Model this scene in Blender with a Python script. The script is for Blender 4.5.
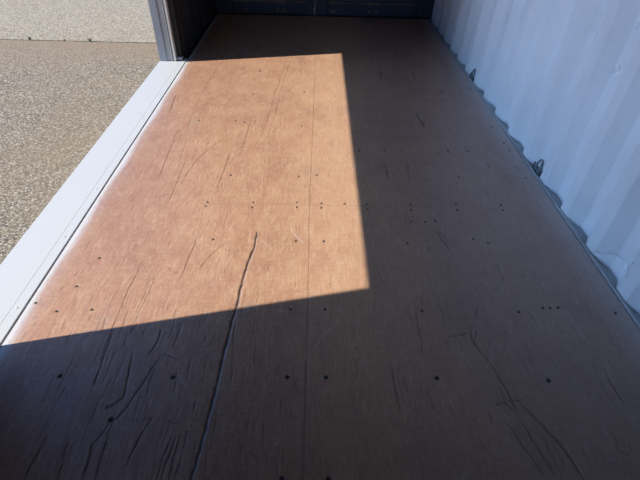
import bpy, bmesh, math, random
import numpy as np
from mathutils import Vector, Matrix

for o in list(bpy.data.objects):
    bpy.data.objects.remove(o, do_unlink=True)
SC = bpy.context.scene
COL = SC.collection
random.seed(7)
RNG = np.random.default_rng(11)

# ------------------------------------------------------------ camera
yaw, pitch, roll, F = 0.0219, 0.7085, 0.0302, 445.0
fw = Vector((math.sin(yaw)*math.cos(pitch), math.cos(yaw)*math.cos(pitch), -math.sin(pitch)))
rt = fw.cross(Vector((0, 0, 1))).normalized(); up = rt.cross(fw)
r2 = math.cos(roll)*rt + math.sin(roll)*up; u2 = -math.sin(roll)*rt + math.cos(roll)*up
cam = bpy.data.objects.new('camera', bpy.data.cameras.new('camera'))
COL.objects.link(cam)
cam.matrix_world = Matrix(((r2.x, u2.x, -fw.x, -0.0792), (r2.y, u2.y, -fw.y, 0.0), (r2.z, u2.z, -fw.z, 1.3185), (0, 0, 0, 1)))
cam.data.sensor_fit = 'HORIZONTAL'; cam.data.sensor_width = 36.0
cam.data.lens = 36.0*F/640.0; cam.data.clip_start = 0.02; cam.data.clip_end = 200
SC.camera = cam

# ------------------------------------------------------------ sky, sun, exposure
SC.view_settings.view_transform = 'Standard'; SC.view_settings.look = 'None'
SC.view_settings.exposure = 0.0; SC.view_settings.gamma = 1.0; SC.view_settings.use_curve_mapping = False
SUN_E, SKY_E = 5.0, 0.60
ADDED_LOBE = (2.9, 4.95, 8.5, 1)
w = bpy.data.worlds.new('sky'); SC.world = w; w.use_nodes = True
nt = w.node_tree; nt.nodes.clear()
tc = nt.nodes.new('ShaderNodeTexCoord'); sp = nt.nodes.new('ShaderNodeSeparateXYZ')
rp = nt.nodes.new('ShaderNodeValToRGB'); bg = nt.nodes.new('ShaderNodeBackground'); wo = nt.nodes.new('ShaderNodeOutputWorld')
nt.links.new(tc.outputs['Generated'], sp.inputs[0]); nt.links.new(sp.outputs['Z'], rp.inputs[0])
e = rp.color_ramp.elements
e[0].position = 0.0; e[0].color = (0.35, 0.60, 1.1, 1)
e[1].position = 0.7; e[1].color = (0.22, 0.42, 1.05, 1)
m_ = e.new(0.22); m_.color = (0.24, 0.46, 0.95, 1)
# added narrow bright lobe low in the sky, brightens the right wall
dp = nt.nodes.new('ShaderNodeVectorMath'); dp.operation = 'DOT_PRODUCT'; nt.links.new(tc.outputs['Generated'], dp.inputs[0])
dp.inputs[1].default_value = Vector((-1.0, 0.0, 0.20)).normalized()
mr = nt.nodes.new('ShaderNodeMapRange'); mr.interpolation_type = 'SMOOTHSTEP'; nt.links.new(dp.outputs['Value'], mr.inputs[0])
mr.inputs[1].default_value = 0.90; mr.inputs[2].default_value = 0.99
lobe_mix = nt.nodes.new('ShaderNodeMix'); lobe_mix.data_type = 'RGBA'; lobe_mix.blend_type = 'ADD'; nt.links.new(mr.outputs[0], lobe_mix.inputs[0])
nt.links.new(rp.outputs[0], lobe_mix.inputs[6]); lobe_mix.inputs[7].default_value = ADDED_LOBE
nt.links.new(lobe_mix.outputs[2], bg.inputs[0]); bg.inputs[1].default_value = SKY_E
nt.links.new(bg.outputs[0], wo.inputs[0])
HEAD_Z = 2.15                                  # underside of the side opening's header
sd = Vector((1.0, 0.231, -HEAD_Z/1.522)).normalized()
sun = bpy.data.objects.new('sun', bpy.data.lights.new('sun', 'SUN')); COL.objects.link(sun)
sun.data.energy = SUN_E; sun.data.angle = math.radians(0.53); sun.data.color = (1.0, 0.955, 0.89)
sun.rotation_euler = sd.to_track_quat('-Z', 'Y').to_euler(); sun.location = (-6, -1, 7)
SC.cycles.max_bounces = 10; SC.cycles.diffuse_bounces = 6

# ------------------------------------------------------------ helpers
def link(o, parent=None):
    COL.objects.link(o)
    if parent: o.parent = parent
    return o
def mesh_obj(name, bm, mat, parent=None, smooth=False):
    me = bpy.data.meshes.new(name); bm.normal_update(); bm.to_mesh(me); bm.free()
    if smooth:
        for p in me.polygons: p.use_smooth = True
    if mat: me.materials.append(mat)
    return link(bpy.data.objects.new(name, me), parent)
def struct(o, kind='structure'):
    o['kind'] = kind; return o
def empty(name, loc):
    o = bpy.data.objects.new(name, None); o.location = loc; o.empty_display_size = 0.1; return link(o)
def tag(o, label, cat, group=None):
    o['label'] = label; o['category'] = cat
    if group: o['group'] = group
    return o
def box(bm, x0, x1, y0, y1, z0, z1, bev=0.0):
    g = bmesh.ops.create_cube(bm, size=1.0)
    vs = g['verts']
    for v in vs:
        v.co = Vector((x0 if v.co.x < 0 else x1, y0 if v.co.y < 0 else y1, z0 if v.co.z < 0 else z1))
    if bev:
        es = {ed for v in vs for ed in v.link_edges}
        bmesh.ops.bevel(bm, geom=list(es), offset=bev, segments=2, affect='EDGES', profile=0.6)
    return bm
def B(*a, **k):
    return box(bmesh.new(), *a, **k)
def cyl(bm, p0, p1, r, n=14, r1=None):
    p0, p1 = Vector(p0), Vector(p1); d = p1-p0
    mt = Matrix.Translation((p0+p1)/2) @ d.to_track_quat('Z', 'Y').to_matrix().to_4x4()
    bmesh.ops.create_cone(bm, cap_ends=True, segments=n, radius1=r, radius2=r if r1 is None else r1, depth=d.length, matrix=mt)
    return bm
def tube(bm, pts, r, n=10, closed=False):
    pts = [Vector(p) for p in pts]; N = len(pts); rings = []
    for i, p in enumerate(pts):
        a = pts[(i-1) % N] if closed or i > 0 else p
        b = pts[(i+1) % N] if closed or i < N-1 else p
        t = (b-a).normalized(); q = t.to_track_quat('Z', 'Y')
        ref = Vector((0.31, 0.2, 0.93)); s = t.cross(ref).normalized(); c = s.cross(t)
        rings.append([bm.verts.new(p + r*(math.cos(k*2*math.pi/n)*s + math.sin(k*2*math.pi/n)*c)) for k in range(n)])
    for i in range(N if closed else N-1):
        A, Bq = rings[i], rings[(i+1) % N]
        for k in range(n): bm.faces.new((A[k], A[(k+1) % n], Bq[(k+1) % n], Bq[k]))
    if not closed:
        bm.faces.new(rings[0][::-1]); bm.faces.new(rings[-1])
    bmesh.ops.recalc_face_normals(bm, faces=bm.faces[:])
    return bm
class N:
    """small node-material builder"""
    def __init__(s, name, rough=0.5, metal=0.0, spec=0.5):
        s.m = bpy.data.materials.new(name); s.m.use_nodes = True; s.t = s.m.node_tree
        s.b = s.t.nodes['Principled BSDF']; s.b.inputs['Roughness'].default_value = rough
        s.b.inputs['Metallic'].default_value = metal; s.b.inputs['Specular IOR Level'].default_value = spec
        s.co = s.t.nodes.new('ShaderNodeNewGeometry').outputs['Position']
    def L(s, a, b): s.t.links.new(a, b)
    def scale(s, v):
        n = s.t.nodes.new('ShaderNodeVectorMath'); n.operation = 'MULTIPLY'; s.L(s.co, n.inputs[0]); n.inputs[1].default_value = v; return n.outputs[0]
    def noise(s, v, detail=3, rough=0.55, dist=0.0):
        n = s.t.nodes.new('ShaderNodeTexNoise'); s.L(s.scale(v), n.inputs['Vector']); n.inputs['Scale'].default_value = 1
        n.inputs['Detail'].default_value = detail; n.inputs['Roughness'].default_value = rough; n.inputs['Distortion'].default_value = dist; return n.outputs[0]
    def vor(s, v, out='Distance', feature='F1'):
        n = s.t.nodes.new('ShaderNodeTexVoronoi'); n.feature = feature; s.L(s.scale(v), n.inputs['Vector']); n.inputs['Scale'].default_value = 1; return n.outputs[out]
    def ramp(s, f, stops):
        n = s.t.nodes.new('ShaderNodeValToRGB'); s.L(f, n.inputs[0]); el = n.color_ramp.elements
        for i, (p, c) in enumerate(stops):
            x = el[i] if i < 2 else el.new(p)
            x.position = p; x.color = (*c, 1) if isinstance(c, tuple) else (c, c, c, 1)
        return n.outputs[0]
    def mix(s, f, a, b, mode='MIX'):
        n = s.t.nodes.new('ShaderNodeMix'); n.data_type = 'RGBA'; n.blend_type = mode
        if isinstance(f, float): n.inputs[0].default_value = f
        else: s.L(f, n.inputs[0])
        for i, v in ((6, a), (7, b)):
            if isinstance(v, tuple): n.inputs[i].default_value = (*v, 1)
            else: s.L(v, n.inputs[i])
        return n.outputs[2]
    def math(s, op, a, b=0.0, clamp=False):
        n = s.t.nodes.new('ShaderNodeMath'); n.operation = op; n.use_clamp = clamp
        for i, v in enumerate((a, b)):
            if isinstance(v, (int, float)): n.inputs[i].default_value = v
            else: s.L(v, n.inputs[i])
        return n.outputs[0]
    def attr(s, name):
        n = s.t.nodes.new('ShaderNodeAttribute'); n.attribute_name = name; return n.outputs['Fac']
    def col(s, c):
        if isinstance(c, tuple): s.b.inputs['Base Color'].default_value = (*c, 1)
        else: s.L(c, s.b.inputs['Base Color'])
    def bump(s, h, strength=0.3, dist=0.002):
        n = s.t.nodes.new('ShaderNodeBump'); n.inputs['Strength'].default_value = strength; n.inputs['Distance'].default_value = dist
        s.L(h, n.inputs['Height']); s.L(n.outputs[0], s.b.inputs['Normal'])

# ------------------------------------------------------------ materials
def paint(name, c, dirt, amount=0.5, rough=0.45):
    m = N(name, rough)
    g = m.ramp(m.noise((2.2, 3.1, 1.6), 5, 0.6), [(0.42, 0.0), (0.75, amount)])
    s = m.ramp(m.noise((9, 24, 3), 4, 0.7), [(0.62, 0.0), (0.78, amount)])
    c1 = m.mix(g, c, dirt); c2 = m.mix(s, c1, dirt)
    m.col(c2); m.bump(m.noise((60, 60, 60), 3), 0.12, 0.001)
    return m.m
M_WALL = paint('white_wall_paint', (0.84, 0.85, 0.86), (0.62, 0.64, 0.66), 0.55, 0.5)
M_SILL = paint('white_sill_paint', (0.59, 0.60, 0.59), (0.55, 0.56, 0.555), 0.35, 0.4)
M_RAIL = paint('grey_rail_paint', (0.50, 0.53, 0.55), (0.3, 0.31, 0.32), 0.8, 0.6)
M_EDGE = paint('floor_edge_paint', (0.50, 0.51, 0.51), (0.3, 0.29, 0.28), 0.8, 0.5)
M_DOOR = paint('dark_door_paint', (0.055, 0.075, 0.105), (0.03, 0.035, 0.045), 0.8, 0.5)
M_DARKW = paint('assumed_dark_paint', (0.018, 0.02, 0.023), (0.02, 0.02, 0.022), 0.8, 0.7)  # near-black assumed for hardly seen surfaces, to cut light bounced onto the floor
M_POST = paint('grey_post_paint', (0.33, 0.36, 0.41), (0.24, 0.26, 0.29), 0.5, 0.45)
M_GUIDE = paint('pale_guide_metal', (0.50, 0.52, 0.54), (0.36, 0.37, 0.38), 0.6, 0.4)
M_BRIGHT = paint('bright_track_metal', (0.72, 0.70, 0.66), (0.5, 0.47, 0.42), 0.6, 0.35)
M_RUBBER = paint('black_rubber', (0.012, 0.012, 0.013), (0.02, 0.02, 0.02), 0.5, 0.7)
M_RUST = paint('rusty_ridge_paint', (0.22, 0.17, 0.13), (0.08, 0.08, 0.08), 0.9, 0.6)
M_STEEL = paint('dull_ring_steel', (0.20, 0.225, 0.25), (0.06, 0.06, 0.065), 0.9, 0.4)
M_SCREW = paint('dark_screw_steel', (0.035, 0.03, 0.028), (0.02, 0.016, 0.014), 0.9, 0.6)
def wood():
    m = N('worn_plywood', 0.5, spec=0.9)
    grain = m.noise((210, 10, 1), 4, 0.65, 0.3)
    fine = m.noise((300, 22, 1), 4, 0.75)
    cross = m.noise((26, 170, 1), 4, 0.75)
    mott = m.noise((85, 60, 1), 3, 0.7)
    c = m.ramp(m.noise((2.2, 1.5, 1), 4, 0.6), [(0.30, (0.40, 0.195, 0.12)), (0.70, (0.54, 0.285, 0.165))])
    c = m.mix(m.ramp(m.noise((9, 6, 1), 4, 0.65), [(0.35, 0.0), (0.75, 0.6)]), c, (0.62, 0.395, 0.225))
    c = m.mix(m.ramp(grain, [(0.32, 0.60), (0.54, 0.0)]), c, (0.30, 0.135, 0.08))
    c = m.mix(m.ramp(mott, [(0.28, 0.65), (0.52, 0.0)]), c, (0.34, 0.185, 0.115))
    c = m.mix(m.ramp(fine, [(0.53, 0.0), (0.72, 0.75)]), c, (0.78, 0.53, 0.34))
    c = m.mix(m.ramp(cross, [(0.56, 0.0), (0.74, 0.65)]), c, (0.80, 0.55, 0.34))
    c = m.mix(m.ramp(m.noise((75, 9, 1), 4, 0.7, 0.4), [(0.55, 0.0), (0.72, 0.38)]), c, (0.82, 0.60, 0.42))
    c = m.mix(m.ramp(m.noise((13, 70, 1), 4, 0.75, 0.4), [(0.57, 0.0), (0.72, 0.32)]), c, (0.82, 0.58, 0.39))
    c = m.mix(m.ramp(m.noise((38, 5, 1), 4, 0.7, 0.3), [(0.30, 0.5), (0.45, 0.0)]), c, (0.33, 0.15, 0.10))
    c = m.mix(m.ramp(m.noise((60, 34, 1), 2), [(0.66, 0.0), (0.73, 0.55)]), c, (0.22, 0.12, 0.085))
    grey = m.ramp(m.noise((5, 3.2, 1), 3, 0.6), [(0.62, 0.0), (0.78, 0.35)])
    c = m.mix(grey, c, (0.40, 0.36, 0.31))
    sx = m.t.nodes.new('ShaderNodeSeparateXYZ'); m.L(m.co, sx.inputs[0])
    dirt_light_x = m.math('ADD', sx.outputs[0], m.math('MULTIPLY', m.noise((2.5, 2, 1), 3), 0.6))
    c = m.mix(m.ramp(dirt_light_x, [(0.0, 0.0), (0.30, 0.22)]), c, (0.80, 0.52, 0.31))      # sunlit patch lifted in the colour, rising from left to middle
    c = m.mix(m.ramp(m.math('ADD', dirt_light_x, 1.0), [(0.1, 0.6), (0.75, 0.0)]), c, (0.80, 0.74, 0.74), 'MULTIPLY')
    c = m.mix(m.ramp(dirt_light_x, [(0.42, 0.0), (0.85, 0.9)]), c, (0.66, 0.63, 0.76), 'MULTIPLY')     # cool shade of the right side multiplied into the colour
    pa = m.attr('paint')
    ov = m.math('MULTIPLY', pa, m.ramp(m.noise((70, 30, 1), 4, 0.7), [(0.25, 0.45), (0.65, 1.0)]))
    ov = m.math('MAXIMUM', ov, m.ramp(pa, [(0.80, 0.0), (0.93, 0.93)]))
    c = m.mix(ov, c, (0.70, 0.71, 0.72))
    c = m.mix(m.attr('scuff'), c, (0.74, 0.68, 0.62))
    c = m.mix(m.attr('crack'), c, (0.04, 0.024, 0.018))
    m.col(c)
    h = m.math('ADD', grain, m.math('MULTIPLY', fine, 0.5))
    m.bump(h, 0.3, 0.0012)
    m.L(m.ramp(m.noise((14, 5, 1), 4), [(0.3, 0.30), (0.7, 0.50)]), m.b.inputs['Roughness'])
    return m.m
M_WOOD = wood()
def gravel(name, dark, mid, light, brown, bamt):
    m = N(name, 0.85, spec=0.3)
    v = m.vor((120, 120, 120), 'Color'); sp_ = m.t.nodes.new('ShaderNodeSeparateColor'); m.L(v, sp_.inputs[0])
    c = m.ramp(sp_.outputs[0], [(0.0, dark), (1.0, light), (0.5, mid)])
    c = m.mix(m.ramp(sp_.outputs[1], [(0.90, 0.0), (0.93, 0.55)]), c, (0.74, 0.70, 0.60))
    c = m.mix(m.ramp(sp_.outputs[2], [(0.80, 0.0), (0.86, 0.7)]), c, (0.08, 0.07, 0.055))
    c = m.mix(m.ramp(m.noise((1.1, 1.3, 1), 4), [(0.4, 0.0), (0.7, bamt)]), c, brown)
    sy = m.t.nodes.new('ShaderNodeSeparateXYZ'); m.L(m.co, sy.inputs[0])
    yy = m.math('ADD', sy.outputs[1], m.math('MULTIPLY', m.noise((1.5, 1.5, 1), 3), 0.5))
    c = m.mix(m.ramp(m.math('MULTIPLY', m.math('SUBTRACT', yy, 4.0), 1.0), [(0.35, 0.0), (1.05, 0.6 if bamt > 0.3 else 0.0)]), c, brown)
    m.col(c); m.bump(m.vor((120, 120, 120)), 0.3, 0.002)
    return m.m
M_ASPH = gravel('near_aggregate_asphalt', (0.12, 0.099, 0.068), (0.245, 0.205, 0.145), (0.44, 0.375, 0.275), (0.30, 0.22, 0.14), 0.5)
M_ASPH2 = gravel('far_aggregate_paving', (0.20, 0.168, 0.115), (0.38, 0.325, 0.23), (0.58, 0.50, 0.37), (0.36, 0.29, 0.20), 0.2)
def leaf():
    m = N('dry_weed_leaf', 0.6); m.col(m.ramp(m.noise((90, 90, 90)), [(0.3, (0.05, 0.06, 0.02)), (0.7, (0.15, 0.14, 0.05))])); return m.m
M_LEAF = leaf()

# ------------------------------------------------------------ measured marks on the floor (metres)
SCREWS = [
    (0.189, 2.364), (0.345, 2.377), (0.442, 2.369), (0.728, 2.385), (0.849, 2.385), (1.107, 2.4), (0.723, 2.092), (1.098, 2.094), (0.192, 1.823), (0.192, 1.784), (0.413, 1.826), (0.409, 1.781), (0.647, 1.837), (0.641, 1.788), (0.877, 1.835), (0.874, 1.792), (-0.606, 1.817), (-0.609, 1.783), (-0.379, 1.824), (-0.38, 1.781), (-0.161, 1.83), (-0.159, 1.788), (-0.037, 1.825), (-0.037, 1.787), (0.08, 1.825), (0.353, 1.527), (0.724, 1.536), (-0.154, 1.531), (-0.027, 1.532), (-0.528, 1.533), (0.394, 1.686), (0.461, 1.684), (0.512, 1.696), (0.664, 1.563), (0.348, 1.126), (0.725, 1.128), (-0.158, 1.128), (-0.027, 1.13), (-0.156, 0.832), (-0.027, 0.833), (0.346, 0.834), (0.724, 0.829), (-0.534, 0.827), (-0.907, 0.826), (1.106, 1.129), (-0.155, 0.51), (-0.025, 0.51), (-0.688, 0.677), (-0.836, 2.727), (-0.594, 2.723), (-0.535, 2.711), (-0.228, 3.239), (-0.155, 3.224), (-0.16, 2.673), (-0.159, 2.072), (-0.529, 2.072), (-0.061, 2.086), (-0.527, 3.631), (-0.876, 3.689), (-0.529, 3.172), (-1.017, 1.232), (-1.039, 1.102), (-1.136, 1.142), (-0.988, 1.399), (-1.164, 1.613), (-0.911, 1.113), (0.872, 3.132), (1.042, 2.97), (1.092, 2.711), (1.117, 3.37), (1.103, 2.494), (0.829, 1.15), (0.857, 1.15), (0.89, 1.153)]
STROKES = [
    ('c', 9, 1, [(-0.337, 1.588), (-0.339, 1.483), (-0.354, 1.386), (-0.362, 1.279), (-0.367, 1.223), (-0.368, 1.144), (-0.375, 1.061), (-0.381, 0.957), (-0.385, 0.856), (-0.389, 0.746), (-0.395, 0.648), (-0.404, 0.546), (-0.408, 0.5), (-0.413, 0.407)]),
    ('c', 3, 0.8, [(-0.796, 1.017), (-0.792, 0.906), (-0.783, 0.777)]),
    ('c', 4, 0.8, [(-0.627, 1.02), (-0.623, 0.967), (-0.638, 0.92)]),
    ('c', 3.5, 0.8, [(-0.698, 0.923), (-0.686, 0.844), (-0.673, 0.753), (-0.693, 0.729), (-0.714, 0.719)]),
    ('c', 3, 0.8, [(-0.606, 0.892), (-0.624, 0.815), (-0.652, 0.719), (-0.684, 0.661)]),
    ('c', 3, 0.9, [(-0.856, 0.622), (-0.863, 0.57), (-0.867, 0.497)]),
    ('c', 3, 0.8, [(-0.792, 0.623), (-0.774, 0.498)]),
    ('c', 4, 0.9, [(-0.689, 0.664), (-0.702, 0.627), (-0.714, 0.597), (-0.704, 0.498)]),
    ('c', 3, 0.8, [(-0.68, 0.664), (-0.675, 0.586), (-0.671, 0.498)]),
    ('c', 2.5, 0.7, [(-0.564, 0.684), (-0.586, 0.616), (-0.598, 0.544)]),
    ('c', 5, 0.8, [(-0.478, 0.632), (-0.484, 0.573), (-0.49, 0.499)]),
    ('c', 4, 0.7, [(-0.465, 0.638), (-0.468, 0.587), (-0.468, 0.5)]),
    ('c', 4, 0.7, [(-0.446, 0.647), (-0.447, 0.573), (-0.452, 0.5)]),
    ('c', 2.5, 0.7, [(-0.489, 0.626), (-0.501, 0.559), (-0.501, 0.499)]),
    ('c', 4, 0.9, [(-0.682, 0.743), (-0.699, 0.719), (-0.716, 0.715)]),
    ('c', 3, 0.6, [(-0.592, 0.917), (-0.566, 0.909), (-0.536, 0.897)]),
    ('c', 3, 0.5, [(-0.513, 0.675), (-0.49, 0.669), (-0.471, 0.679)]),
    ('c', 3, 0.5, [(-0.606, 0.681), (-0.564, 0.684)]),
    ('c', 2.5, 0.8, [(0.426, 1.004), (0.468, 1.014), (0.505, 1.028)]),
    ('c', 3.5, 0.8, [(0.516, 1.056), (0.506, 1.001), (0.522, 0.94), (0.548, 0.883)]),
    ('c', 3, 0.6, [(0.534, 1.038), (0.511, 0.979)]),
    ('c', 4, 0.7, [(0.548, 0.883), (0.563, 0.81), (0.571, 0.753), (0.579, 0.709)]),
    ('c', 3, 0.6, [(0.55, 0.799), (0.547, 0.739), (0.584, 0.705)]),
    ('c', 3.5, 0.9, [(0.587, 0.753), (0.618, 0.712), (0.64, 0.67), (0.674, 0.608), (0.687, 0.562), (0.703, 0.507)]),
    ('c', 2.5, 0.7, [(0.518, 0.738), (0.563, 0.749), (0.605, 0.757)]),
    ('c', 3, 0.6, [(0.535, 0.672), (0.561, 0.596), (0.593, 0.517)]),
    ('c', 3, 0.6, [(0.578, 0.689), (0.597, 0.611), (0.621, 0.523)]),
    ('c', 3, 0.7, [(0.932, 0.868), (0.934, 0.804), (0.936, 0.75)]),
    ('c', 3, 0.6, [(0.854, 0.653), (0.841, 0.598), (0.864, 0.583)]),
    ('s', 3, 0.5, [(0.037, 1.091), (-0.025, 1.016), (-0.079, 0.932)]),
    ('c', 2.5, 0.6, [(0.321, 1.126), (0.319, 1.025), (0.315, 0.921)]),
    ('c', 2.5, 0.7, [(0.197, 0.875), (0.2, 0.795), (0.205, 0.711)]),
    ('c', 3, 0.5, [(-0.246, 0.583), (-0.221, 0.561)]),
    ('c', 8, 0.9, [(0.624, 2.902), (0.63, 2.794), (0.638, 2.692)]),
    ('c', 4, 0.8, [(0.662, 2.826), (0.635, 2.677)]),
    ('c', 6, 0.8, [(0.726, 3.685), (0.717, 3.531)]),
    ('c', 6, 0.7, [(0.454, 3.691), (0.443, 3.536)]),
    ('c', 6, 0.7, [(0.881, 3.318), (0.876, 3.223)]),
    ('c', 5, 0.8, [(0.329, 2.227), (0.328, 2.12), (0.33, 2.039)]),
    ('c', 4, 0.6, [(0.45, 2.187), (0.441, 2.052)]),
    ('c', 4, 0.6, [(0.447, 2.322), (0.462, 2.156)]),
    ('c', 6, 0.8, [(0.723, 2.404), (0.731, 2.344)]),
    ('c', 8, 0.5, [(1.074, 2.22), (1.094, 2.178)]),
    ('c', 6, 0.7, [(0.925, 2.248), (0.926, 2.193)]),
    ('c', 6, 0.7, [(0.505, 1.613), (0.516, 1.552), (0.534, 1.49)]),
    ('c', 3, 0.5, [(0.518, 1.61), (0.549, 1.497)]),
    ('c', 3, 0.7, [(0.57, 1.156), (0.548, 1.105)]),
    ('c', 3, 0.6, [(0.722, 1.312), (0.719, 1.289)]),
    ('c', 4, 0.5, [(0.723, 1.397), (0.72, 1.36)]),
    ('c', 2.2, 0.35, [(-0.86, 3.893), (-0.891, 3.5), (-0.903, 3.202), (-0.894, 2.784), (-0.877, 2.452)]),
    ('c', 2.2, 0.45, [(-0.319, 3.98), (-0.346, 3.576), (-0.369, 3.231), (-0.386, 2.823), (-0.411, 2.471)]),
    ('c', 2, 0.4, [(-0.284, 3.982), (-0.314, 3.578), (-0.332, 3.233), (-0.346, 2.825), (-0.366, 2.473)]),
    ('c', 2, 0.5, [(-0.496, 2.849), (-0.5, 2.546), (-0.509, 2.286)]),
    ('c', 2.5, 0.6, [(-0.632, 2.475), (-0.696, 2.361), (-0.744, 2.232), (-0.767, 2.092), (-0.774, 1.974)]),
    ('c', 2.5, 0.6, [(-0.568, 2.33), (-0.573, 2.141), (-0.579, 1.952)]),
    ('c', 2, 0.5, [(-0.938, 2.581), (-0.921, 2.27), (-0.904, 1.998)]),
    ('c', 2, 0.4, [(-0.852, 2.479), (-0.84, 2.217)]),
    ('c', 2, 0.5, [(-0.599, 1.585), (-0.61, 1.424), (-0.618, 1.274)]),
    ('c', 2, 0.5, [(-0.465, 1.521), (-0.516, 1.433), (-0.554, 1.339)]),
    ('c', 2, 0.5, [(-0.798, 1.376), (-0.809, 1.214), (-0.805, 1.054), (-0.796, 0.882)]),
    ('c', 2, 0.3, [(-0.714, 1.33), (-0.731, 1.113), (-0.735, 0.952)]),
    ('c', 2, 0.5, [(-0.806, 2.218), (-0.801, 1.963), (-0.798, 1.828)]),
    ('s', 3, 0.6, [(-0.188, 1.659), (-0.175, 1.592), (-0.136, 1.536), (-0.122, 1.516)]),
    ('s', 3, 0.4, [(-0.308, 1.532), (-0.278, 1.491)]),
    ('s', 5, 0.5, [(0.731, 3.206), (0.758, 3.189)]),
    ('s', 6, 0.8, [(0.741, 3.198), (0.746, 3.189)]),
    ('s', 6, 0.6, [(0.406, 3.378), (0.413, 3.37)]),
    ('s', 6, 0.6, [(0.349, 2.684), (0.355, 2.679)]),
    ('s', 5, 0.5, [(0.023, 1.126), (0.034, 1.121)]),
    ('s', 6, 0.35, [(-0.23, 0.862), (-0.217, 0.862)]),
    ('s', 4, 0.4, [(0.411, 1.481), (0.436, 1.475)]),
    ('s', 4, 0.25, [(0.912, 1.141), (0.92, 1.044), (0.934, 0.976)]),
    ('s', 4, 0.2, [(0.96, 0.955), (0.958, 0.865)]),
    ('s', 4, 0.3, [(0.662, 1.04), (0.667, 1.022)]),
    ('c', 5, 0.5, [(-1.081, 3.12), (-1.053, 2.837)]),
    ('c', 4, 0.5, [(-0.206, 3.719), (-0.186, 3.585)]),
    ('j', 3, 0.75, [(-0.073, 4.268), (-0.078, 3.92), (-0.088, 2.618), (-0.095, 1.939), (-0.095, 1.609), (-0.092, 1.217), (-0.094, 0.821), (-0.095, 0.502)]),
    ('j', 5, 0.3, [(-0.74, 1.794), (-0.165, 1.809), (0.408, 1.806), (0.968, 1.813)]),
    ('j', 5, 0.15, [(-1.109, 3.709), (0.169, 3.766), (1.101, 3.801)]),
    ('j', 4, 0.25, [(0.66, 1.152), (0.994, 1.148), (1.161, 1.14)]),
    ('j', 5, 0.12, [(0.147, 2.587), (1.106, 2.587)]),
]
XL, XR, Y0, Y1 = -1.165, 1.165, -0.58, 5.32    # inner faces of the container
XO = -1.375                                     # outer face of the side sill
YP0, YP1 = 0.896, 3.785                         # side opening between its posts
TOP = 2.39

# ------------------------------------------------------------ ground outside
bm = bmesh.new(); box(bm, -30, 30, -25, 4.818, -0.45, -0.17)
g1 = struct(mesh_obj('ground', bm, M_ASPH))
bm = bmesh.new(); box(bm, -30, 30, 4.832, 40, -0.45, -0.168)
g2 = struct(mesh_obj('ground', bm, M_ASPH2))
bm = bmesh.new(); box(bm, -30, 30, 4.818, 4.832, -0.45, -0.178)
struct(mesh_obj('ground', bm, M_RUBBER))

# ------------------------------------------------------------ floor: dense sheet whose cracks, seams and screw holes are sunk in
xs = np.arange(XL+0.004, XR-0.009, 0.0029)
ys = [Y0]
while ys[-1] < Y1:
    y = ys[-1]
    ys.append(y + (0.04 if y < 0.42 else max(0.005, 0.0016*(y*y+1.7))))
ys[-1] = Y1; ys = np.array(ys)
X, Y = np.meshgrid(xs, ys); nx, ny = len(xs), len(ys)
crack = np.zeros_like(X); scuff = np.zeros_like(X)
dyl = np.gradient(ys)[:, None]*np.ones_like(X)
def stroke(arr, pts, wid, s, jit=0.0):
    pts = np.array(pts, float)
    if jit:
        q = []
        for a, b in zip(pts[:-1], pts[1:]):
            n = max(2, int(np.hypot(*(b-a))/0.02))
            for i in range(n): q.append(a+(b-a)*i/n + RNG.normal(0, jit, 2)*[1, 0.3])
        q.append(pts[-1]); pts = np.array(q)
    x0, x1 = pts[:, 0].min()-0.03, pts[:, 0].max()+0.03; y0, y1 = pts[:, 1].min()-0.06, pts[:, 1].max()+0.06
    i0, i1 = np.searchsorted(ys, [y0, y1]); j0, j1 = np.searchsorted(xs, [x0, x1])
    if i1 <= i0 or j1 <= j0: return
    sx, sy = X[i0:i1, j0:j1], Y[i0:i1, j0:j1]; best = np.zeros_like(sx)
    L = len(pts)-1
    for k in range(L):
        a, b = pts[k], pts[k+1]; d = b-a; l2 = d@d+1e-12
        t = np.clip(((sx-a[0])*d[0]+(sy-a[1])*d[1])/l2, 0, 1)
        dist = np.hypot(sx-a[0]-t*d[0], sy-a[1]-t*d[1])
        tp = min(1.0, 0.6+2.2*min(k+.5, L-k-.5)/max(L, 1)) if jit else 1.0
        lw = wid*(0.7+0.6*RNG.random())*max(tp, .7) if jit else wid
        sg = tp*(0.95+0.15*math.sin(k*1.7+pts[0][0]*40)) if jit and wid < .006 else 1.0
        best = np.maximum(best, np.clip(1.25-dist/(lw*0.5)*0.75, 0, 1)*sg)
    arr[i0:i1, j0:j1] = np.maximum(arr[i0:i1, j0:j1], best*s)
for k, wd, s, pts in STROKES:
    if k == 'c':
        stroke(crack, pts, max(wd*(0.8+0.12*pts[0][1]), 3.6)/1000, min(1, s*1.15), 0.0012)
        if wd >= 8: stroke(scuff, [(a+0.007, b) for a, b in pts], 0.005, 0.18, 0.001)
    elif k == 's': stroke(scuff, pts, max(wd, 3.5)/1000, s, 0.0008)
    else: stroke(crack, pts, max(wd, 3.2)/1000, s*0.55)
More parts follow.
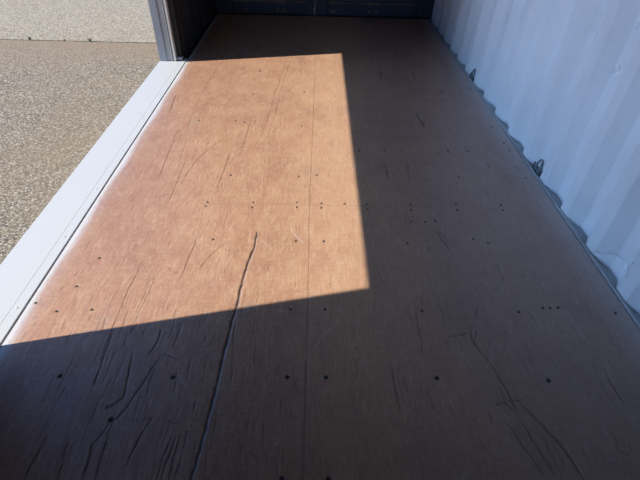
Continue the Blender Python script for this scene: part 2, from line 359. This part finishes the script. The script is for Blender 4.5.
# ragged fibres along the main split, light scuffs and stray nicks
for i in range(380):
    x, y = RNG.uniform(XL+.05, XR-.05), 0.45+4.3*RNG.random()**1.4; l = RNG.uniform(.008, .05)
    a = RNG.normal(0, .12); stroke(crack, [(x, y), (x+l*math.sin(a), y+l)], 0.0034, RNG.uniform(.15, .5), 0.0006)
for i in range(70):
    x, y = RNG.uniform(XL+.05, -0.2), RNG.uniform(.45, 1.1); l = RNG.uniform(.03, .16)
    stroke(crack, [(x, y), (x+RNG.normal(0, .006), y+l)], 0.0034, RNG.uniform(.15, .5), 0.0008)
for i in range(60):
    x, y = RNG.uniform(.0, XR-.1), RNG.uniform(.45, 1.3); l = RNG.uniform(.03, .14)
    stroke(crack, [(x, y), (x-RNG.normal(0.01, .01), y+l)], 0.0034, RNG.uniform(.1, .4), 0.0008)
for i in range(260):
    x, y = RNG.uniform(XL+.05, XR-.05), 0.45+4.3*RNG.random()**1.4; l = RNG.uniform(.01, .08)
    a = RNG.normal(0, .5) if RNG.random() < .6 else RNG.uniform(-1.6, 1.6)
    stroke(scuff, [(x, y), (x+l*math.sin(a), y+l*math.cos(a))], 0.0036, RNG.uniform(.08, .3), 0.0006)
HR = 0.0065
for (sx, sy) in SCREWS:
    if not (XL+.02 < sx < XR-.02): continue
    hr = HR*(1.0 if sy < 1.0 else 0.72)
    i0, i1 = np.searchsorted(ys, [sy-.05, sy+.05]); j0, j1 = np.searchsorted(xs, [sx-.02, sx+.02])
    d = np.hypot(X[i0:i1, j0:j1]-sx, Y[i0:i1, j0:j1]-sy)
    crack[i0:i1, j0:j1] = np.maximum(crack[i0:i1, j0:j1], np.clip((hr+.0025-d)/.003, 0, 1))
pnt = np.clip(1.5-(X-XL)/(0.024+0.012*np.sin(Y*5)**2), 0, 1)*0.95
pnt = np.maximum(pnt, np.clip(1-(X-XL)/0.11, 0, 1)**2*0.45)
pnt = np.maximum(pnt, np.clip(1-(XR-X)/0.16, 0, 1)**1.6*0.5)
Z = -0.0035*crack
co = np.stack([X, Y, Z], -1).reshape(-1, 3)
idx = np.arange(nx*ny).reshape(ny, nx)
fc = np.stack([idx[:-1, :-1], idx[:-1, 1:], idx[1:, 1:], idx[1:, :-1]], -1).reshape(-1, 4)
# skirt and underside give the sheet its 28 mm thickness
rim = np.concatenate([idx[0, :], idx[1:, -1], idx[-1, -2::-1], idx[-2:0:-1, 0]])
low = co[rim].copy(); low[:, 2] = -0.028; base = len(co); co = np.concatenate([co, low])
nr = len(rim); k = np.arange(nr)
sk = np.stack([rim[(k+1) % nr], rim[k], base+k, base+(k+1) % nr], -1)
me = bpy.data.meshes.new('floor')
nf = len(fc)+nr
me.vertices.add(len(co)); me.vertices.foreach_set('co', co.ravel())
loops = np.concatenate([fc.ravel(), sk.ravel()]); 
me.loops.add(len(loops)+nr); allv = np.concatenate([loops, base+k[::-1]])
me.loops.foreach_set('vertex_index', allv.astype(np.int32))
me.polygons.add(nf+1); me.polygons.foreach_set('loop_start', np.concatenate([np.arange(nf)*4, [nf*4]]).astype(np.int32))
me.update(calc_edges=True); me.validate()
for nm, arr in (('crack', crack), ('scuff', scuff), ('paint', pnt)):
    at = me.attributes.new(nm, 'FLOAT', 'POINT')
    at.data.foreach_set('value', np.concatenate([arr.ravel(), np.zeros(nr)]).astype(np.float32))
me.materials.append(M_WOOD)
floor = struct(link(bpy.data.objects.new('floor', me)))

def screw_mesh():
    bm = bmesh.new(); n = 18
    prof = [(HR, -0.0034), (HR, -0.0010), (HR*0.86, -0.0004), (HR*0.55, -0.0012)]
    rings = [[bm.verts.new((r*math.cos(2*math.pi*i/n), r*math.sin(2*math.pi*i/n), z)) for i in range(n)] for r, z in prof]
    for a, b in zip(rings[:-1], rings[1:]):
        for i in range(n): bm.faces.new((a[i], a[(i+1) % n], b[(i+1) % n], b[i]))
    c = bm.verts.new((0, 0, -0.0024))
    for i in range(n): bm.faces.new((rings[-1][i], rings[-1][(i+1) % n], c))
    me = bpy.data.meshes.new('screw'); bm.normal_update(); bm.to_mesh(me); bm.free(); me.materials.append(M_SCREW); return me
sm = screw_mesh()
for (sx, sy) in SCREWS:
    if XL+.02 < sx < XR-.02:
        o = link(bpy.data.objects.new('screw', sm), floor); o.location = (sx, sy, 0.0); o.rotation_euler.z = random.random()*3; o.scale = (1.0 if sy < 1.0 else 0.72,)*2+(1,)

# ------------------------------------------------------------ corrugated walls
PER = 0.278; PH = 2.0188
def corr(y):
    """depth (0 inner flat .. 1 outer flat) of the trapezoid at y; recess runs 208 mm nearer from the phase point"""
    t = (PH - y) % PER
    if t < .068: return t/.068
    if t < .140: return 1.0
    if t < .208: return 1-(t-.140)/.068
    return 0.0
def breaks(a, b):
    out = {a, b}; k0 = int((PH-b)/PER)-2
    for k in range(k0, k0+40):
        for d in (0, .068, .140, .208):
            v = PH-k*PER-d
            if a < v < b: out.add(v)
    return sorted(out)
def fine(a, st=0.02):
    r = []
    for u, v in zip(a[:-1], a[1:]):
        n = max(1, int((v-u)/st)); r += [u+(v-u)*i/n for i in range(n)]
    return r+[a[-1]]
DENTS = [(1.62, 0.08, 0.07, 0.07, 0.010), (1.33, 0.07, 0.08, 0.05, 0.014), (1.91, 0.72, 0.05, 0.14, 0.009), (2.05, 0.95, 0.04, 0.12, -0.006),
         (2.5, 0.75, 0.08, 0.12, 0.007), (2.85, 0.45, 0.08, 0.14, -0.005), (3.2, 0.7, 0.10, 0.16, 0.006)]
CREASES = [(0.008, [(1.933, 0.872), (1.928, 0.829), (1.93, 0.795)]), (0.009, [(1.92, 0.692), (1.925, 0.661), (1.953, 0.634)]),
           (-0.005, [(2.602, 0.596), (2.606, 0.487), (2.59, 0.313)]), (0.006, [(2.203, 0.798), (2.197, 0.735), (2.18, 0.682)]),
           (0.010, [(1.418, 0.05), (1.357, 0.059), (1.309, 0.06)]), (0.007, [(1.474, 0.01), (1.43, 0.033)]), (0.006, [(2.165, 0.547), (2.156, 0.501), (2.184, 0.454)]),
           (-0.007, [(1.253, 0.158), (1.269, 0.11), (1.255, 0.079)]), (0.006, [(1.589, 0.24), (1.604, 0.186)])]
def corr_wall(name, x, sgn, y0, y1, mat, z0=0.0, z1=TOP, dents=False, along='y'):
    yy = fine(breaks(y0, y1), 0.011 if dents else 0.05); zz = list(np.arange(z0, 1.1, 0.011)) + list(np.linspace(1.1, z1, 8))
    if not dents: zz = [z0, z1]
    bm = bmesh.new(); rows = []
    for z in zz:
        row = []
        for y in yy:
            d = corr(y)*0.045
            if dents:
                for (cy, cz, ry, rz, am) in DENTS:
                    q = ((y-cy)/ry)**2+((z-cz)/rz)**2
                    if q < 6: d += am*math.exp(-q)
                for cr in CREASES:
                    for (ya, za), (yb_, zb) in zip(cr[1][:-1], cr[1][1:]):
                        if abs(y-ya) > .15 or abs(z-za) > .25: continue
                        vy, vz = yb_-ya, zb-za; t = max(0, min(1, ((y-ya)*vy+(z-za)*vz)/(vy*vy+vz*vz+1e-9)))
                        dd = math.hypot(y-ya-t*vy, z-za-t*vz)
                        if dd < .03: d += 1.2*cr[0]*max(0, 1-dd/.014)
                d += 0.0006*math.sin(y*17+z*9)+0.0005*math.sin(z*23-y*11)
            row.append(bm.verts.new((x+sgn*d, y, z) if along == 'y' else (y, x+sgn*d, z)))
        rows.append(row)
    for a, b in zip(rows[:-1], rows[1:]):
        for i in range(len(a)-1):
            f = bm.faces.new((a[i], a[i+1], b[i+1], b[i]))
    o = mesh_obj(name, bm, mat)
    md = o.modifiers.new('sheet', 'SOLIDIFY'); md.thickness = 0.002; md.offset = 0
    return struct(o)
corr_wall('wall_right', XR+0.0085, 1, Y0, Y1, M_WALL, -0.012, TOP, True)
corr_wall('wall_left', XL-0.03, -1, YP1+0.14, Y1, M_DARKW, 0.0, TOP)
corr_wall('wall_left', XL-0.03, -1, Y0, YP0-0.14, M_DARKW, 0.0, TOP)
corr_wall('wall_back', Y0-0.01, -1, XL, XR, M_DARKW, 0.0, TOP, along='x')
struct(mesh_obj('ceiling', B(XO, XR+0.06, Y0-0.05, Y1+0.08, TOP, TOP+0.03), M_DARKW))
# bottom side rail whose top shows in the recesses of the right wall
bm = B(XR+0.001, XR+0.075, Y0, Y1, -0.17, -0.012)
struct(mesh_obj('trim_2', bm, M_RAIL))
# steel angle closing the floor against the right wall
bm = bmesh.new(); box(bm, XR-0.006, XR+0.005, Y0, Y1, -0.02, 0.006, 0.0015)
struct(mesh_obj('trim_1', bm, M_EDGE))
# top rail over the side opening
struct(mesh_obj('trim_3', B(XO, XL, Y0, Y1, HEAD_Z, TOP, 0.004), M_POST))

# ------------------------------------------------------------ sill of the side opening
sill = empty('door_sill', (-1.27, 2.4, -0.17))
tag(sill, 'long white painted steel sill along the left edge of the plywood floor', 'door sill')
def P(name, bm, m, par, smooth=False):
    o = mesh_obj(name, bm, m, par, smooth)
    o.matrix_parent_inverse = Matrix.Translation(-Vector(par.location)); return o
bm = bmesh.new(); box(bm, XO, -1.2086, Y0, YP1+0.16, -0.17, 0.0072, 0.0006)
P('sill_plate', bm, M_SILL, sill)
bm = bmesh.new(); box(bm, -1.2085, XL-0.0015, Y0, YP1+0.09, -0.10, 0.0065, 0.0004)
P('inner_strip', bm, M_SILL, sill)
rv = None
for y in (0.62, 1.11, 1.526, 1.905, 2.30, 2.70, 3.1, 3.5):
    bm = bmesh.new()
    bmesh.ops.create_uvsphere(bm, u_segments=14, v_segments=8, radius=0.006, matrix=Matrix.Translation((-1.190, y, 0.0065)) @ Matrix.Diagonal((1, 1, .45, 1)))
    P('rivet', bm, M_SILL, sill, True)

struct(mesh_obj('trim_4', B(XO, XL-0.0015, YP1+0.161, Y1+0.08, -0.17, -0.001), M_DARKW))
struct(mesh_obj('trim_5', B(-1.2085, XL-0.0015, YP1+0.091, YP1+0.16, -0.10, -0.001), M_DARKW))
# far corner posts and threshold of the end doors
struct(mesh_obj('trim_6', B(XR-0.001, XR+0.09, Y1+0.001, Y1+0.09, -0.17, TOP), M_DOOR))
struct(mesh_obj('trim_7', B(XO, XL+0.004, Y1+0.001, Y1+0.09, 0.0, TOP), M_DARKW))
struct(mesh_obj('trim_8', B(XL, XR, Y1+0.001, Y1+0.12, -0.17, 0.0005), M_RUBBER))

# ------------------------------------------------------------ far post with the shutter guide
def post(y, s, label):
    """s=+1: far post, its guide face looks back at the camera (towards -y)"""
    p = empty('door_post', (-1.30, y, 0.010)); tag(p, label, 'door post')
    def yb(a, b): return (y+a, y+b) if s > 0 else (y-b, y-a)
    P('post_column', B(-1.372, -1.312, *yb(0.0, 0.14), 0.010, HEAD_Z, bev=0.003), M_POST, p)
    P('guide_backing', B(-1.3118, -1.195, *yb(0.045, 0.14), 0.010, HEAD_Z), M_RUBBER, p)
    bm = bmesh.new()                            # ribbed guide strip
    for i in range(5):
        x = -1.310+0.0095*i; box(bm, x, x+0.006, *yb(0.004, 0.045), 0.012, HEAD_Z, 0.001)
    box(bm, -1.311, -1.2635, *yb(0.010, 0.0445), 0.011, HEAD_Z)
    P('guide_channel', bm, M_GUIDE, p)
    P('track_lip', B(-1.254, -1.237, *yb(0.0, 0.044), 0.011, HEAD_Z, bev=0.002), M_BRIGHT, p)
    P('bottom_stop', B(-1.234, -1.192, *yb(0.02, 0.075), 0.011, 0.035, bev=0.003), M_POST, p)
    return p
post(YP1, 1, 'grey steel door post with ribbed shutter guide at the far end of the white sill')
post(YP0, -1, 'grey steel door post with ribbed shutter guide at the near end of the white sill')

# ------------------------------------------------------------ closed end doors
def leaf_door(name, x0, x1, stile_l, stile_r, bolts):
    d = empty(name, ((x0+x1)/2, Y1, 0.0)); struct(d)
    P('door_panel', B(x0, x1, Y1+0.030, Y1+0.07, 0.0008, TOP-0.01), M_DOOR, d)
    for a, b in ((x0, x0+stile_l), (x1-stile_r, x1)):
        P('stile', B(a, b, Y1+0.002, Y1+0.030, 0.012, TOP-0.01, bev=0.003), M_DOOR, d)
    P('bottom_rail', B(x0+stile_l+.03, x1-stile_r-.004, Y1+0.010, Y1+0.030, 0.014, 0.128, bev=0.003), M_DOOR, d)
    P('rail_ridge', B(x0+stile_l+.03, x1-stile_r-.004, Y1+0.002, Y1+0.030, 0.129, 0.143, bev=0.002), M_RUST, d)
    bm = bmesh.new()
    for z in np.arange(0.30, TOP-0.15, 0.28): box(bm, x0+stile_l+.03, x1-stile_r-.004, Y1+0.012, Y1+0.030, z, z+0.10, 0.005)
    P('pressed_rib', bm, M_DOOR, d)
    P('gasket', B(x0, x1, Y1-0.008, Y1+0.010, 0.001, 0.0115, bev=0.002), M_RUBBER, d)
    for x in bolts:
        for z in (0.050, 0.136):
            f = Y1+0.010 if z < .1 else Y1+0.002
            bm = bmesh.new(); cyl(bm, (x, f, z), (x, f-0.010, z), 0.013, 6); cyl(bm, (x, f, z), (x, f-0.003, z), 0.019, 16)
            P('bolt', bm, M_RUST, d)
    return d
leaf_door('door_1', -1.160, -0.112, 0.15, 0.09, (-0.85, -0.50, -0.43))
leaf_door('door_2', -0.096, 1.160, 0.115, 0.14, (0.085, 0.115, 0.50, 0.575))
P('centre_gasket', B(-0.1115, -0.0965, Y1+0.0, Y1+0.03, 0.014, TOP-0.01), M_RUBBER, bpy.data.objects['door_2'])

# ------------------------------------------------------------ lashing rings on the right wall
def lashing_ring(y, label):
    z0 = -0.012; x = XR+0.022
    r = empty('lashing_ring', (x, y, z0)); tag(r, label, 'lashing ring', 'lashing rings at the foot of the corrugated wall')
    bm = bmesh.new()
    for s in (-1, 1):
        box(bm, x-0.010, x+0.014, y+s*0.024-0.004, y+s*0.024+0.004, z0, z0+0.030, 0.002)
    box(bm, x-0.013, x+0.016, y-0.032, y+0.032, z0, z0+0.005, 0.001)
    P('anchor_lug', bm, M_STEEL, r)
    bm = bmesh.new(); cyl(bm, (x, y-0.034, z0+0.020), (x, y+0.034, z0+0.020), 0.0055)
    P('pin', bm, M_STEEL, r)
    pts = []
    for i in range(24):
        a = 2*math.pi*i/24; yy = 0.024*math.cos(a); zz = 0.036*math.sin(a)
        zz = max(zz, -0.026)
        pts.append((x-0.004+0.12*zz, y-0.006+yy, z0+0.052+zz))
    bm = tube(bmesh.new(), pts, 0.0062, 10, True)
    P('ring', bm, M_STEEL, r, True)
    hk = [(x-0.006, y+0.050, z0+0.004), (x-0.006, y+0.052, z0+0.03), (x-0.005, y+0.047, z0+0.046), (x-0.004, y+0.036, z0+0.044), (x-0.004, y+0.030, z0+0.028), (x-0.004, y+0.030, z0+0.012)]
    P('hook', tube(bmesh.new(), hk, 0.005, 8), M_STEEL, r, True)
    return r
lashing_ring(2.165, 'grey steel lashing ring at the foot of the white corrugated wall, nearest the camera')
lashing_ring(3.565, 'farther, smaller looking steel lashing ring at the foot of the white corrugated wall')

# ------------------------------------------------------------ weeds in the paving joint
def weed(x, y, s, n, label):
    bm = bmesh.new()
    for i in range(n):
        a = random.uniform(0, 6.28); l = s*random.uniform(.5, 1); sp = random.uniform(.2, .9)
        dx, dy = math.cos(a), math.sin(a)*.6; wv = Vector((-dy, dx, 0)).normalized()*0.0035*(s/.05)
        prev = None
        for k in range(4):
            t = k/3; c = Vector((x+dx*l*sp*t, y+dy*l*sp*t, -0.171+l*(t-.45*t*t*sp))); ww = wv*(1-t*.85)
            cur = (bm.verts.new(c-ww), bm.verts.new(c+ww))
            if prev: bm.faces.new((prev[0], prev[1], cur[1], cur[0]))
            prev = cur
    o = mesh_obj('weed', bm, M_LEAF)
    md = o.modifiers.new('thick', 'SOLIDIFY'); md.thickness = 0.001
    tag(o, label, 'weed', 'weeds in the paving joint'); return o
weed(-3.02, 4.826, 0.05, 26, 'small dry weed in the paving joint, leftmost of the three weeds')
weed(-2.671, 4.826, 0.03, 16, 'tiniest low weed in the paving joint, middle of the three')
weed(-2.406, 4.826, 0.055, 22, 'dark sprawling weed in the paving joint, nearest the grey door post')
